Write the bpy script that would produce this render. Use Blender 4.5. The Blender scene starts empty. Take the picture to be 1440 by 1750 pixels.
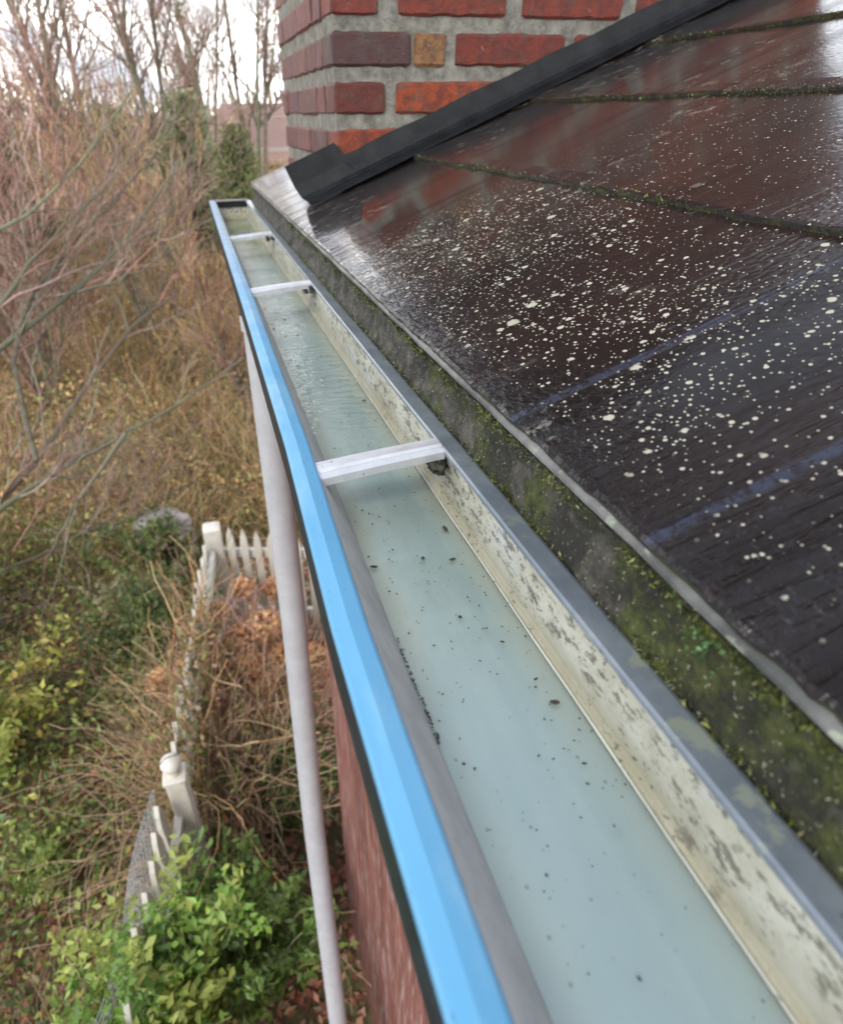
import bpy, math, random
import numpy as np
from mathutils import Vector, Matrix
random.seed(7); rng = np.random.default_rng(11)
scene = bpy.context.scene
col = scene.collection
GZ = 3.1            # the eye stands 3.1 m above the garden: every builder below works in eye coordinates, +GZ is added on linking

# ---------------------------------------------------------------- camera
cam = bpy.data.cameras.new('camera'); camo = bpy.data.objects.new('camera', cam); col.objects.link(camo)
cam.sensor_fit = 'HORIZONTAL'; cam.sensor_width = 36; cam.lens = 36*1049.17/1440
cam.shift_x = 70/1440; cam.clip_start = .01; cam.clip_end = 3000
EX = np.array([0.96330335, -0.15626827, 0.21823583]); EY = np.array([-0.26814743, -0.52396625, 0.8084283]); ED = np.array([0.01198349, 0.83728107, 0.54664138])
right = Vector((EX[0], EY[0], -ED[0])); down = Vector((EX[1], EY[1], -ED[1])); fwd = Vector((EX[2], EY[2], -ED[2]))
R3 = Matrix((right, -down, -fwd)).transposed()
camo.matrix_world = Matrix.Translation((0, 0, GZ)) @ R3.to_4x4()
cam.dof.use_dof = True; cam.dof.focus_distance = 0.47; cam.dof.aperture_fstop = 10.0
scene.camera = camo

# ---------------------------------------------------------------- sky and sun
w = bpy.data.worlds.new('World'); scene.world = w; w.use_nodes = True
nt = w.node_tree; nt.nodes.clear()
SUN_EL, SUN_AZ = math.radians(42), math.radians(-138)
out = nt.nodes.new('ShaderNodeOutputWorld'); bg = nt.nodes.new('ShaderNodeBackground'); bg.inputs[1].default_value = .15
sky = nt.nodes.new('ShaderNodeTexSky'); sky.sky_type = 'NISHITA'; sky.sun_disc = False
sky.sun_elevation = SUN_EL; sky.sun_rotation = SUN_AZ
tc = nt.nodes.new('ShaderNodeTexCoord'); sep = nt.nodes.new('ShaderNodeSeparateXYZ'); nt.links.new(tc.outputs['Generated'], sep.inputs[0])
nz = nt.nodes.new('ShaderNodeTexNoise'); nz.inputs['Scale'].default_value = 2.6; nz.inputs['Detail'].default_value = 6; nz.inputs['Roughness'].default_value = .55
mp = nt.nodes.new('ShaderNodeMapping'); mp.inputs['Scale'].default_value = (1, 1, 2.2); mp.inputs['Location'].default_value = (.3, 1.7, .2)
nt.links.new(tc.outputs['Generated'], mp.inputs[0]); nt.links.new(mp.outputs[0], nz.inputs['Vector'])
# cloud cover: solid near the horizon, blue gaps overhead
m1 = nt.nodes.new('ShaderNodeMath'); m1.operation = 'MULTIPLY_ADD'; m1.inputs[1].default_value = -1.10; m1.inputs[2].default_value = .52
nt.links.new(sep.outputs[2], m1.inputs[0])
m2 = nt.nodes.new('ShaderNodeMath'); m2.operation = 'ADD'; nt.links.new(nz.outputs[0], m2.inputs[0]); nt.links.new(m1.outputs[0], m2.inputs[1])
rp = nt.nodes.new('ShaderNodeMapRange'); rp.interpolation_type = 'SMOOTHSTEP'; rp.inputs[1].default_value = .40; rp.inputs[2].default_value = .66; rp.inputs[3].default_value = .24; rp.inputs[4].default_value = 1
nt.links.new(m2.outputs[0], rp.inputs[0])
mx = nt.nodes.new('ShaderNodeMix'); mx.data_type = 'RGBA'
cl = nt.nodes.new('ShaderNodeMix'); cl.data_type = 'RGBA'; cl.inputs[6].default_value = (6.0, 6.5, 7.4, 1); cl.inputs[7].default_value = (20, 19.8, 19.4, 1)
nz2 = nt.nodes.new('ShaderNodeTexNoise'); nz2.inputs['Scale'].default_value = 7; nt.links.new(mp.outputs[0], nz2.inputs['Vector']); rq = nt.nodes.new('ShaderNodeMapRange'); rq.inputs[1].default_value = .36; rq.inputs[2].default_value = .56; nt.links.new(nz2.outputs[0], rq.inputs[0]); nt.links.new(rq.outputs[0], cl.inputs[0])
nt.links.new(rp.outputs[0], mx.inputs[0]); nt.links.new(sky.outputs[0], mx.inputs[6]); nt.links.new(cl.outputs[2], mx.inputs[7])
nt.links.new(mx.outputs[2], bg.inputs[0]); nt.links.new(bg.outputs[0], out.inputs[0])
sun = bpy.data.lights.new('sun', 'SUN'); sun.energy = 1.3; sun.angle = math.radians(18); sun.color = (1, .95, .87)
suno = bpy.data.objects.new('sun', sun); col.objects.link(suno)
sd = Vector((math.sin(SUN_AZ)*math.cos(SUN_EL), math.cos(SUN_AZ)*math.cos(SUN_EL), math.sin(SUN_EL)))
suno.rotation_euler = sd.to_track_quat('Z', 'Y').to_euler()
vs = scene.view_settings; vs.view_transform = 'Standard'; vs.look = 'None'; vs.exposure = 0.48; vs.gamma = 1; vs.use_curve_mapping = False

# ---------------------------------------------------------------- shading helpers
class NT:
    def __init__(s, name):
        s.m = bpy.data.materials.new(name); s.m.use_nodes = True; s.t = s.m.node_tree; s.t.nodes.clear()
        s.o = s.n('ShaderNodeOutputMaterial'); s.b = s.n('ShaderNodeBsdfPrincipled'); s.l(s.b.outputs[0], s.o.inputs[0])
        s.pos = s.n('ShaderNodeNewGeometry').outputs['Position']
    def n(s, k): return s.t.nodes.new(k)
    def l(s, a, b): s.t.links.new(a, b)
    def put(s, sock, v):
        if isinstance(v, bpy.types.NodeSocket): s.l(v, sock)
        elif isinstance(v, (tuple, list)) and len(v) == 3 and sock.type == 'RGBA': sock.default_value = (*v, 1)
        else: sock.default_value = v
    def set(s, **k):
        for a, v in k.items(): s.put(s.b.inputs[a.replace('_', ' ')], v)
        return s.m
    def noise(s, sc, det=4, ro=.55, scale=(1, 1, 1), loc=(0, 0, 0), vec=None, dist=0):
        m = s.n('ShaderNodeMapping'); m.inputs['Scale'].default_value = scale; m.inputs['Location'].default_value = loc
        s.l(vec or s.pos, m.inputs[0]); t = s.n('ShaderNodeTexNoise'); s.l(m.outputs[0], t.inputs['Vector'])
        t.inputs['Scale'].default_value = sc; t.inputs['Detail'].default_value = det; t.inputs['Roughness'].default_value = ro; t.inputs['Distortion'].default_value = dist
        return t.outputs[0]
    def voro(s, sc, scale=(1, 1, 1), feat='F1', loc=(0, 0, 0), rand=1, vec=None):
        m = s.n('ShaderNodeMapping'); m.inputs['Scale'].default_value = scale; m.inputs['Location'].default_value = loc
        s.l(vec or s.pos, m.inputs[0]); t = s.n('ShaderNodeTexVoronoi'); t.feature = feat; s.l(m.outputs[0], t.inputs['Vector'])
        t.inputs['Scale'].default_value = sc; t.inputs['Randomness'].default_value = rand
        return t
    def math(s, op, a, b=0, c=0):
        m = s.n('ShaderNodeMath'); m.operation = op
        for i, v in enumerate((a, b, c)):
            if i < len(m.inputs): s.put(m.inputs[i], v)
        return m.outputs[0]
    def ramp(s, v, a, b, lo=0., hi=1.):
        m = s.n('ShaderNodeMapRange'); m.interpolation_type = 'SMOOTHSTEP'; s.put(m.inputs[0], v)
        for i, q in enumerate((a, b, lo, hi)): s.put(m.inputs[i+1], q)
        return m.outputs[0]
    def mix(s, f, a, b):
        m = s.n('ShaderNodeMix'); m.data_type = 'RGBA'; s.put(m.inputs[0], f); s.put(m.inputs[6], a); s.put(m.inputs[7], b); return m.outputs[2]
    def xyz(s, vec=None):
        q = s.n('ShaderNodeSeparateXYZ'); s.l(vec or s.pos, q.inputs[0]); return q.outputs
    def attr(s, name='Col'):
        a = s.n('ShaderNodeAttribute'); a.attribute_name = name; return a.outputs['Color']
    def bump(s, h, dist=.001, st=1., prev=None):
        b = s.n('ShaderNodeBump'); b.inputs['Distance'].default_value = dist; b.inputs['Strength'].default_value = st; s.l(h, b.inputs['Height'])
        if prev: s.l(prev, b.inputs['Normal'])
        return b.outputs[0]

def M_attr(name, rough=.75, spec=.3, trans=0, var=0):
    t = NT(name); c = t.attr()
    if var: c = t.mix(t.ramp(t.noise(var, 3), .35, .7), c, (.15, .145, .10))
    t.set(Base_Color=c, Roughness=rough, Specular_IOR_Level=spec)
    if trans:
        tr = t.n('ShaderNodeBsdfTranslucent'); t.l(t.attr(), tr.inputs[0]); mxs = t.n('ShaderNodeMixShader'); mxs.inputs[0].default_value = trans
        t.l(t.b.outputs[0], mxs.inputs[1]); t.l(tr.outputs[0], mxs.inputs[2]); t.l(mxs.outputs[0], t.o.inputs[0])
    return t.m
MAT = {}
MAT['twig'] = M_attr('twig_bark', .8, .3)
MAT['leaf'] = M_attr('leaf', .42, .5, .25)
MAT['drylf'] = M_attr('dry_leaf', .8, .2, .2)
MAT['bark'] = M_attr('lichened_bark', .85, .2, 0, 22)

def m_roof():
    t = NT('wet_roof_tile'); x, y, z = t.xyz()
    # own colours: dark brown board, redder and duller in patches along the slope
    base = t.mix(t.ramp(t.noise(5, 4, .6, (.5, 1.6, .5)), .35, .7), (.0075, .006, .006), (.016, .0105, .0095))
    base = t.mix(t.math('MULTIPLY', t.ramp(x, .30, .5), t.ramp(t.noise(6, 3), .45, .7, 0, .6)), base, (.034, .013, .009))
    # lichen: cream discs of several sizes, dense in drifts
    drift = t.noise(4.5, 3, .6, (1, 1, 1), (3, 0, 0)); dens = t.ramp(drift, .36, .66)
    near = t.math('MULTIPLY', t.ramp(y, .95, .48), t.ramp(x, .168, .20)); near = t.math('MULTIPLY', near, t.ramp(x, .385, .392, 1, .62)); dens = t.math('MULTIPLY', dens, t.ramp(x, .385, .392, 1, .15))
    wob = t.noise(170, 4, .65)
    spots = None
    for sc, rmax, lc, kk in ((50, .26, (0, 0, 0), .30), (110, .32, (5, 2, 0), .42), (230, .36, (1, 8, 0), .54), (400, .38, (2, 3, 4), .62)):
        v = t.voro(sc, (1, 1, 1), 'F1', lc); c = t.n('ShaderNodeSeparateColor'); t.l(v.outputs['Color'], c.inputs[0])
        keep = t.ramp(t.math('ADD', c.outputs[0], t.math('MULTIPLY', dens, .45)), 1.28-kk*.62, 1.30-kk*.62)
        rad = t.math('MULTIPLY', t.math('MULTIPLY_ADD', c.outputs[1], .7, .3), rmax)
        d = t.math('ADD', v.outputs['Distance'], t.math('MULTIPLY_ADD', wob, .55, -.27))
        s = t.math('MULTIPLY', t.ramp(t.math('SUBTRACT', d, rad), .02, -.03), keep)
        spots = s if spots is None else t.math('MAXIMUM', spots, s)
    crust = t.math('MULTIPLY', t.ramp(t.noise(38, 6, .7, (1, 1.8, 1)), .56, .61), t.ramp(t.noise(3.4, 2, .5, (1, 1, 1), (0, 6, 2)), .52, .60))
    spots = t.math('MULTIPLY', spots, t.ramp(near, .1, .5))
    lich = t.mix(t.noise(40, 2), (.27, .26, .20), (.47, .45, .37))
    colr = t.mix(t.math('MULTIPLY', crust, .42), base, (.30, .29, .25))
    colr = t.mix(spots, colr, lich)
    # seams running down the slope and a film of rain on the boards
    v1 = t.n('ShaderNodeTexVoronoi'); v1.voronoi_dimensions = '1D'; v1.feature = 'DISTANCE_TO_EDGE'; v1.inputs['Scale'].default_value = 1
    crs = t.math('FLOOR', t.math('DIVIDE', t.math('SUBTRACT', x, .163), .222))
    t.l(t.math('ADD', t.math('MULTIPLY', y, 11), t.math('MULTIPLY', crs, 13.7)), v1.inputs['W'])
    seam = t.ramp(v1.outputs['Distance'], 0, .035)
    grain = t.noise(60, 4, .6, (.12, 1.5, .12))
    ridge = None
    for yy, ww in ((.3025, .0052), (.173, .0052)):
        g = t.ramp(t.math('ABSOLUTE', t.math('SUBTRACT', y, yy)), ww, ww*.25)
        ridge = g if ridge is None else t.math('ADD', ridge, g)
    colr = t.mix(t.math('MULTIPLY', t.math('MULTIPLY', ridge, t.ramp(t.noise(130, 5, .75), .42, .55, .1, 1)), t.ramp(x, .40, .37)), colr, (.026, .032, .052))  # blue sky reflection along the two joint lines, painted into the base colour
    drops = t.voro(260, (.8, 1, .8), 'SMOOTH_F1').outputs['Distance']
    ripple = t.noise(150, 3, .55, (.55, 1.3, .55))
    wet = t.ramp(t.noise(7, 3, .6, (.5, 1.2, .5), (4, 4, 4)), .38, .62)
    h = t.math('ADD', t.math('MULTIPLY', seam, .35), t.math('MULTIPLY', grain, .18))
    h = t.math('ADD', h, t.math('MULTIPLY', ridge, .5))
    h = t.math('ADD', h, t.math('MULTIPLY', t.math('MULTIPLY', drops, t.math('MULTIPLY_ADD', wet, -.65, .75)), -.9))
    h = t.math('ADD', h, t.math('MULTIPLY', t.math('MULTIPLY', t.noise(105, 3, .55, (.22, 1.6, .22), (1, 1, 1), None, .6), t.ramp(y, .26, .13, .15, 9)), .75))
    h = t.math('ADD', h, t.math('MULTIPLY', spots, .35))
    calm = t.math('MULTIPLY', t.ramp(y, .85, .30, .05, .75), t.ramp(x, .50, .85, 1, .45)); calm = t.math('MAXIMUM', calm, t.math('MULTIPLY', t.ramp(x, .50, .75, 0, .34), t.ramp(y, 1.05, .85))); h = t.math('MULTIPLY', h, calm); drp = t.math('MULTIPLY', t.ramp(t.noise(150, 3, .6, (1, .7, 1), (8, 8, 8)), .42, .62), t.math('MULTIPLY', t.ramp(t.math('ADD', x, t.math('MULTIPLY', t.noise(9, 3), .10)), .30, .20), t.ramp(y, 1.0, .35, .08, 1))); h = t.math('ADD', h, t.math('MULTIPLY', drp, .7))
    nrm = t.bump(h, .0014, .8)
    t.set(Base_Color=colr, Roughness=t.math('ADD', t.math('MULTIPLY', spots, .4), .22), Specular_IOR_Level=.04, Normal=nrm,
          Coat_Weight=t.math('SUBTRACT', t.ramp(t.noise(16, 4, .6, (.10, 1.6, .10)), .32, .55, .55, 1.), t.math('MULTIPLY', spots, .5)), Coat_Roughness=t.ramp(x, .20, .33, .04, .15), Coat_IOR=t.math('MAXIMUM', t.math('MAXIMUM', t.ramp(y, .40, .85, 1.27, 1.95), t.ramp(y, .21, .13, 1.27, 1.38)), t.ramp(x, .42, .62, 1.27, 1.5)))
    t.l(t.bump(h, .0010, .6), t.b.inputs['Coat Normal'])
    return t.m
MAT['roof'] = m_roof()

def m_moss_edge(name, wetline=False):
    t = NT(name)
    a = t.mix(t.ramp(t.noise(60, 5, .7), .3, .75), (.030, .028, .022), (.10, .095, .08))
    g = t.mix(t.ramp(t.noise(70, 6, .8), .35, .65), (.009, .013, .004), (.062, .074, .016))
    yy = t.xyz()[1]
    cover = t.ramp(t.math('ADD', t.noise(22, 6, .7), t.ramp(yy, .9, .15, -.14, .07)), .48, .58)
    c = t.mix(cover, a, g)
    c = t.mix(t.ramp(t.noise(24, 5, .7, (1, 1, 1), (2, 7, 1)), .46, .60, 0, .9), c, (.016, .015, .012))
    c = t.mix(t.ramp(t.noise(420, 2, .6), .64, .70), c, (.24, .24, .16))
    h = t.math('ADD', t.noise(260, 5, .7), t.math('MULTIPLY', t.noise(60, 4), 1.4))
    t.set(Base_Color=c, Roughness=.72, Specular_IOR_Level=.35, Normal=t.bump(h, .004, .8))
    return t.m
MAT['mossedge'] = m_moss_edge('mossy_board')
def m_tile_edge():
    t = NT('wet_tile_edge')
    c = t.mix(t.ramp(t.noise(70, 5, .7), .45, .62), (.022, .020, .017), (.05, .062, .016))
    c = t.mix(t.ramp(t.noise(420, 4, .7, (1, 1, 1), (2, 2, 2)), .62, .70), c, (.20, .22, .14))
    t.set(Base_Color=c, Roughness=.6, Specular_IOR_Level=.3, Coat_Weight=.15, Coat_Roughness=.3, Normal=t.bump(t.noise(240, 5, .7), .004, .9))
    return t.m
MAT['tileedge'] = m_tile_edge()

def m_lip():
    t = NT('blue_lip_metal')  # blue base, turning silvery grey towards the far end
    c = t.mix(t.ramp(t.noise(30, 3, .5, (1, .2, 1)), .3, .8), (.085, .275, .46), (.12, .33, .52))
    c = t.mix(t.ramp(t.noise(300, 3, .6, (1, .4, 1)), .68, .72, 0, .7), c, (.06, .12, .18)); c = t.mix(t.ramp(t.noise(24, 5, .7, (1, .3, 1)), .52, .75, 0, .35), c, (.38, .48, .52))
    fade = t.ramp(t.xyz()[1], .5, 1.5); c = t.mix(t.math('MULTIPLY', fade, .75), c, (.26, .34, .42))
    t.set(Base_Color=c, Roughness=t.ramp(t.noise(50, 4), .3, .7, .36, .55), Specular_IOR_Level=.4, Normal=t.bump(t.noise(90, 3), .0005, .25))
    return t.m
MAT['lip'] = m_lip()
t = NT('dark_gutter_face'); MAT['face'] = t.set(Base_Color=t.mix(t.ramp(t.noise(80, 4), .4, .7), (.006, .013, .022), (.016, .026, .036)), Roughness=.4, Specular_IOR_Level=.3)

def m_floor():
    t = NT('weathered_trough_floor'); x, y, z = t.xyz()
    mint = t.mix(t.ramp(t.noise(15, 5, .65, (1, .22, 1)), .36, .64), (.41, .48, .44), (.54, .60, .55))  # mint has the sky's bluish-green reflection mixed into the floor colour
    cream = (.58, .56, .44)
    edge = t.math('MAXIMUM', t.ramp(t.math('ADD', x, t.math('MULTIPLY', t.noise(14, 4, .6), .03)), .108, .086), t.ramp(t.math('ADD', x, t.math('MULTIPLY', t.noise(11, 4, .6, (1, 1, 1), (4, 4, 4)), .05)), .150, .176))
    c = t.mix(t.math('MULTIPLY', edge, .75), mint, cream)
    c = t.mix(t.ramp(y, .30, .12, 0, .55), c, (.46, .57, .59))  # light-blue sky cast at the near end, painted into the colour
    tree_reflect = t.math('MULTIPLY', t.ramp(y, 1.30, 1.5), t.ramp(t.noise(16, 4, .6), .4, .6))  # yellow-green reflection of trees, painted onto the floor of the last bay
    c = t.mix(tree_reflect, c, (.42, .40, .10))
    c = t.mix(t.ramp(t.noise(34, 5, .7), .60, .72, 0, .22), c, (.30, .29, .22))
    sp = t.voro(170, (1, .8, 1)); cc = t.n('ShaderNodeSeparateColor'); t.l(sp.outputs['Color'], cc.inputs[0])
    s = t.math('MULTIPLY', t.ramp(sp.outputs['Distance'], .16, .10), t.math('GREATER_THAN', cc.outputs[0], .86))
    c = t.mix(t.math('MULTIPLY', s, .55), c, (.16, .17, .13))
    t.set(Base_Color=c, Roughness=.35, Specular_IOR_Level=.35, Normal=t.bump(t.noise(60, 4), .0008, .3))
    return t.m
MAT['floor'] = m_floor()
def m_backwall():
    t = NT('stained_cream_back_wall'); x, y, z = t.xyz()
    c = t.mix(t.ramp(t.noise(30, 5, .65), .35, .7), (.36, .355, .285), (.49, .49, .42))
    c = t.mix(t.ramp(t.noise(26, 3, .6, (1, .5, 1), (3, 1, 0)), .56, .68, 0, .7), c, (.44, .46, .48))
    low = t.ramp(z, GZ-.226, GZ-.244); c = t.mix(t.math('MULTIPLY', low, .6), c, (.30, .27, .17))
    band = t.ramp(t.math('ABSOLUTE', t.math('SUBTRACT', z, GZ-.219)), .017, .004)
    mask = t.math('MULTIPLY', t.ramp(t.noise(150, 6, .75, (1, .45, 1)), .51, .58), t.ramp(t.math('ADD', t.noise(17, 4, .6), t.math('MULTIPLY', band, .17)), .52, .66))
    c = t.mix(t.math('MULTIPLY', mask, .8), c, (.085, .08, .06))
    fine = t.math('MULTIPLY', t.ramp(t.noise(420, 3, .6, (1, .6, 1)), .60, .64), t.ramp(t.noise(22, 3, .5, (1, 1, 1), (7, 0, 3)), .40, .6)); c = t.mix(t.math('MULTIPLY', fine, .8), c, (.07, .07, .05))
    top = t.ramp(z, GZ-.207, GZ-.202); c = t.mix(t.math('MULTIPLY', top, .7), c, (.06, .055, .04))
    t.set(Base_Color=c, Roughness=.6, Specular_IOR_Level=.3, Normal=t.bump(t.noise(150, 5, .7), .0012, .5))
    return t.m
MAT['backwall'] = m_backwall()
def m_grey(name, a, b, rough, metal=0, cream=False, coat=0):
    t = NT(name)
    c = t.mix(t.ramp(t.noise(26, 5, .65), .3, .72), a, b)
    c = t.mix(t.ramp(t.noise(240, 3, .6, (1, .5, 1)), .66, .72, 0, .55), c, (.07, .07, .065))
    if cream: c = t.mix(t.math('MULTIPLY', t.ramp(t.noise(48, 5, .6), .56, .63), t.ramp(t.xyz()[1], .42, .12, 0, .8)), c, (.30, .33, .26))
    t.set(Base_Color=c, Roughness=t.ramp(t.noise(40, 3), .3, .7, rough*.8, rough*1.25), Metallic=metal, Coat_Weight=coat, Coat_Roughness=.12, Normal=t.bump(t.noise(120, 4), .0006, .35))
    return t.m
MAT['innerwall'] = m_grey('grey_zinc_wall', (.29, .29, .295), (.42, .41, .42), .5)
MAT['rim'] = m_grey('grey_rim_metal', (.15, .18, .21), (.24, .27, .30), .36, .35, True, .5)
MAT['strap'] = m_grey('bright_strap_metal', (.50, .51, .53), (.66, .67, .70), .34, .45)
MAT['flash'] = m_grey('dark_flashing', (.006, .0065, .0075), (.014, .015, .017), .36, 0, False, .0)
[n for n in MAT['flash'].node_tree.nodes if n.type == 'BSDF_PRINCIPLED'][0].inputs['Specular IOR Level'].default_value = .22
MAT['pipe'] = m_grey('lilac_grey_pipe', (.34, .35, .375), (.40, .41, .435), .42)
MAT['eave'] = m_grey('grey_eave_board', (.16, .15, .14), (.22, .21, .20), .7)

def m_water():
    t = NT('thin_clear_water'); t.t.nodes.remove(t.b)
    tr = t.n('ShaderNodeBsdfTransparent'); tr.inputs[0].default_value = (.955, .985, .98, 1)
    gl = t.n('ShaderNodeBsdfGlossy'); gl.inputs['Roughness'].default_value = .02
    y = t.xyz()[1]
    h = t.math('MULTIPLY', t.noise(55, 3, .5, (1, 2.2, 1)), t.math('MULTIPLY', t.ramp(y, .42, .60), t.ramp(y, 1.5, 1.0, .3, 1)))
    h = t.math('ADD', h, t.math('MULTIPLY', t.noise(9, 2), .12)); bn = t.bump(h, .0022, .7); t.l(bn, gl.inputs['Normal'])
    fr = t.n('ShaderNodeFresnel'); fr.inputs[0].default_value = 1.33; t.l(bn, fr.inputs['Normal'])
    mxs = t.n('ShaderNodeMixShader'); t.l(fr.outputs[0], mxs.inputs[0]); t.l(tr.outputs[0], mxs.inputs[1]); t.l(gl.outputs[0], mxs.inputs[2]); t.l(mxs.outputs[0], t.o.inputs[0])
    return t.m
MAT['water'] = m_water()
def m_brick():
    t = NT('fired_brick'); c = t.attr()
    c2 = t.mix(t.ramp(t.noise(40, 6, .75), .40, .62, 0, .75), c, (.075, .022, .018))
    c2 = t.mix(t.ramp(t.noise(130, 4, .6, (1, 1, 1), (9, 1, 1)), .68, .73, 0, .5), c2, (.42, .36, .28)); c2 = t.mix(t.ramp(t.noise(34, 6, .75, (1, 1, 1), (4, 4, 4)), .52, .64, 0, .65), c2, (.085, .07, .05))
    t.set(Base_Color=c2, Roughness=.5, Specular_IOR_Level=.4, Normal=t.bump(t.math('ADD', t.noise(70, 6, .75), t.math('MULTIPLY', t.noise(300, 4, .7), .8)), .005, .85))
    return t.m
MAT['brick'] = m_brick()
t = NT('mortar')
c = t.mix(t.ramp(t.noise(40, 5, .7), .3, .7), (.13, .125, .105), (.31, .30, .26)); c = t.mix(t.ramp(t.noise(16, 5, .7), .58, .70, 0, .7), c, (.13, .14, .05))
MAT['mortar'] = t.set(Base_Color=c, Roughness=.9, Normal=t.bump(t.noise(160, 6, .75), .008, .9))
t = NT('weathered_red_boards')
c = t.mix(t.ramp(t.noise(30, 5, .65, (.8, .8, .12)), .35, .62), (.15, .055, .042), (.22, .085, .065)); c = t.mix(t.ramp(t.noise(55, 5, .7, (1, 1.3, .12), (3, 3, 3)), .50, .66, 0, .75), c, (.40, .33, .31))
MAT['wall'] = t.set(Base_Color=c, Roughness=.7, Normal=t.bump(t.noise(60, 5, .7, (1, 1, .1)), .006, .7))
t = NT('white_fence_paint')
c = t.mix(t.ramp(t.noise(9, 5, .65), .4, .75), (.62, .60, .54), (.50, .48, .40)); c = t.mix(t.ramp(t.noise(14, 5, .7, (1, 1, .5), (5, 5, 5)), .60, .72, 0, .55), c, (.20, .22, .12))
MAT['fence'] = t.set(Base_Color=c, Roughness=.6)
t = NT('leaf_littered_soil')
c = t.mix(t.ramp(t.noise(1.3, 5, .6), .38, .62), (.13, .09, .05), (.13, .14, .05)); c = t.mix(t.ramp(t.noise(14, 5, .7), .5, .65), c, (.24, .15, .085))
MAT['ground'] = t.set(Base_Color=c, Roughness=.95, Normal=t.bump(t.noise(9, 6, .7), .06, 1))
t = NT('faded_brown_shingles'); MAT['farroof'] = t.set(Base_Color=t.mix(t.noise(6, 4), (.24, .15, .125), (.33, .21, .18)), Roughness=.8, Normal=t.bump(t.noise(12, 4), .03, .5))
t = NT('far_siding'); MAT['farwall'] = t.set(Base_Color=t.mix(t.noise(3, 3), (.33, .30, .27), (.42, .38, .34)), Roughness=.8)
t = NT('dark_glass'); MAT['glass'] = t.set(Base_Color=(.03, .035, .04), Roughness=.1)
t = NT('crumb_dirt'); MAT['dirt'] = t.set(Base_Color=t.mix(t.noise(300, 2), (.018, .015, .010), (.06, .05, .03)), Roughness=.85)
t = NT('black_sludge'); MAT['sludge'] = t.set(Base_Color=t.mix(t.noise(120, 4), (.012, .013, .008), (.04, .045, .018)), Roughness=.6, Normal=t.bump(t.noise(300, 4), .004, .8))
t = NT('pale_stone'); MAT['stone'] = t.set(Base_Color=t.mix(t.noise(9, 5), (.30, .26, .24), (.42, .38, .36)), Roughness=.85, Normal=t.bump(t.noise(20, 5), .02, .6))
t = NT('grey_netting'); MAT['net'] = t.set(Base_Color=(.50, .53, .56), Roughness=.5)

# ---------------------------------------------------------------- object helpers
def props(o, label=None, cat=None, group=None, kind=None):
    for k, v in (('label', label), ('category', cat), ('group', group), ('kind', kind)):
        if v: o[k] = v
    return o
def thing(name, label, cat, loc=(0, 0, 0), group=None):
    o = bpy.data.objects.new(name, None); o.empty_display_size = .05; col.objects.link(o); o.location = (loc[0], loc[1], loc[2]+GZ)
    return props(o, label, cat, group)
def wloc(o):
    v = Vector((0, 0, 0))
    while o: v += o.location; o = o.parent
    return v
def mk(name, V, F, mat, parent=None, cols=None, smooth=False, origin=None):
    """V in eye coordinates; F list of faces or (n,k) array; mat a material or (materials, index per face)"""
    V = np.asarray(V, dtype=np.float64) + (0, 0, GZ)
    if parent: org = np.array(wloc(parent)) if origin is None else np.array(origin)+(0, 0, GZ)
    else: org = np.array([V[:, 0].mean(), V[:, 1].mean(), V[:, 2].min()])
    me = bpy.data.meshes.new(name)
    if isinstance(F, np.ndarray):
        n, k = F.shape; me.vertices.add(len(V)); me.vertices.foreach_set('co', (V-org).astype(np.float32).ravel())
        me.loops.add(n*k); me.loops.foreach_set('vertex_index', F.astype(np.int32).ravel())
        me.polygons.add(n); me.polygons.foreach_set('loop_start', np.arange(0, n*k, k, dtype=np.int32)); me.update(calc_edges=True)
    else: me.from_pydata([tuple(v) for v in V-org], [], F)
    o = bpy.data.objects.new(name, me); col.objects.link(o)
    if isinstance(mat, tuple):
        for m in mat[0]: me.materials.append(m)
        me.polygons.foreach_set('material_index', np.asarray(mat[1], dtype=np.int32))
    else: me.materials.append(mat)
    if cols is not None:
        a = me.color_attributes.new('Col', 'FLOAT_COLOR', 'POINT'); c = np.ones((len(V), 4), np.float32); c[:, :3] = cols; a.data.foreach_set('color', c.ravel())
    if smooth: me.polygons.foreach_set('use_smooth', np.ones(len(me.polygons), bool))
    me.validate(); me.update()
    if parent:
        o.parent = parent; o.location = tuple(org-np.array(wloc(parent)))
    else: o.location = tuple(org)
    return o
class MB:
    def __init__(s): s.V = []; s.F = []; s.I = []; s.C = []
    def add(s, V, F, mi=0, c=(.5, .5, .5)):
        b = len(s.V); s.V += [tuple(v) for v in V]; s.F += [tuple(i+b for i in f) for f in F]; s.I += [mi]*len(F); s.C += [c]*len(V)
    def box(s, x0, x1, y0, y1, z0, z1, mi=0, c=(.5, .5, .5)):
        V = [(x, y, z) for z in (z0, z1) for y in (y0, y1) for x in (x0, x1)]
        s.add(V, [(0, 2, 3, 1), (4, 5, 7, 6), (0, 1, 5, 4), (2, 6, 7, 3), (0, 4, 6, 2), (1, 3, 7, 5)], mi, c)
    def build(s, name, mats, parent=None, smooth=False, bevel=0, origin=None):
        ms = mats if isinstance(mats, list) else [mats]
        o = mk(name, s.V, s.F, (ms, s.I), parent, np.array(s.C), smooth, origin)
        if bevel:
            b = o.modifiers.new('b', 'BEVEL'); b.width = bevel; b.segments = 2; b.limit_method = 'ANGLE'
        return o
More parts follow.
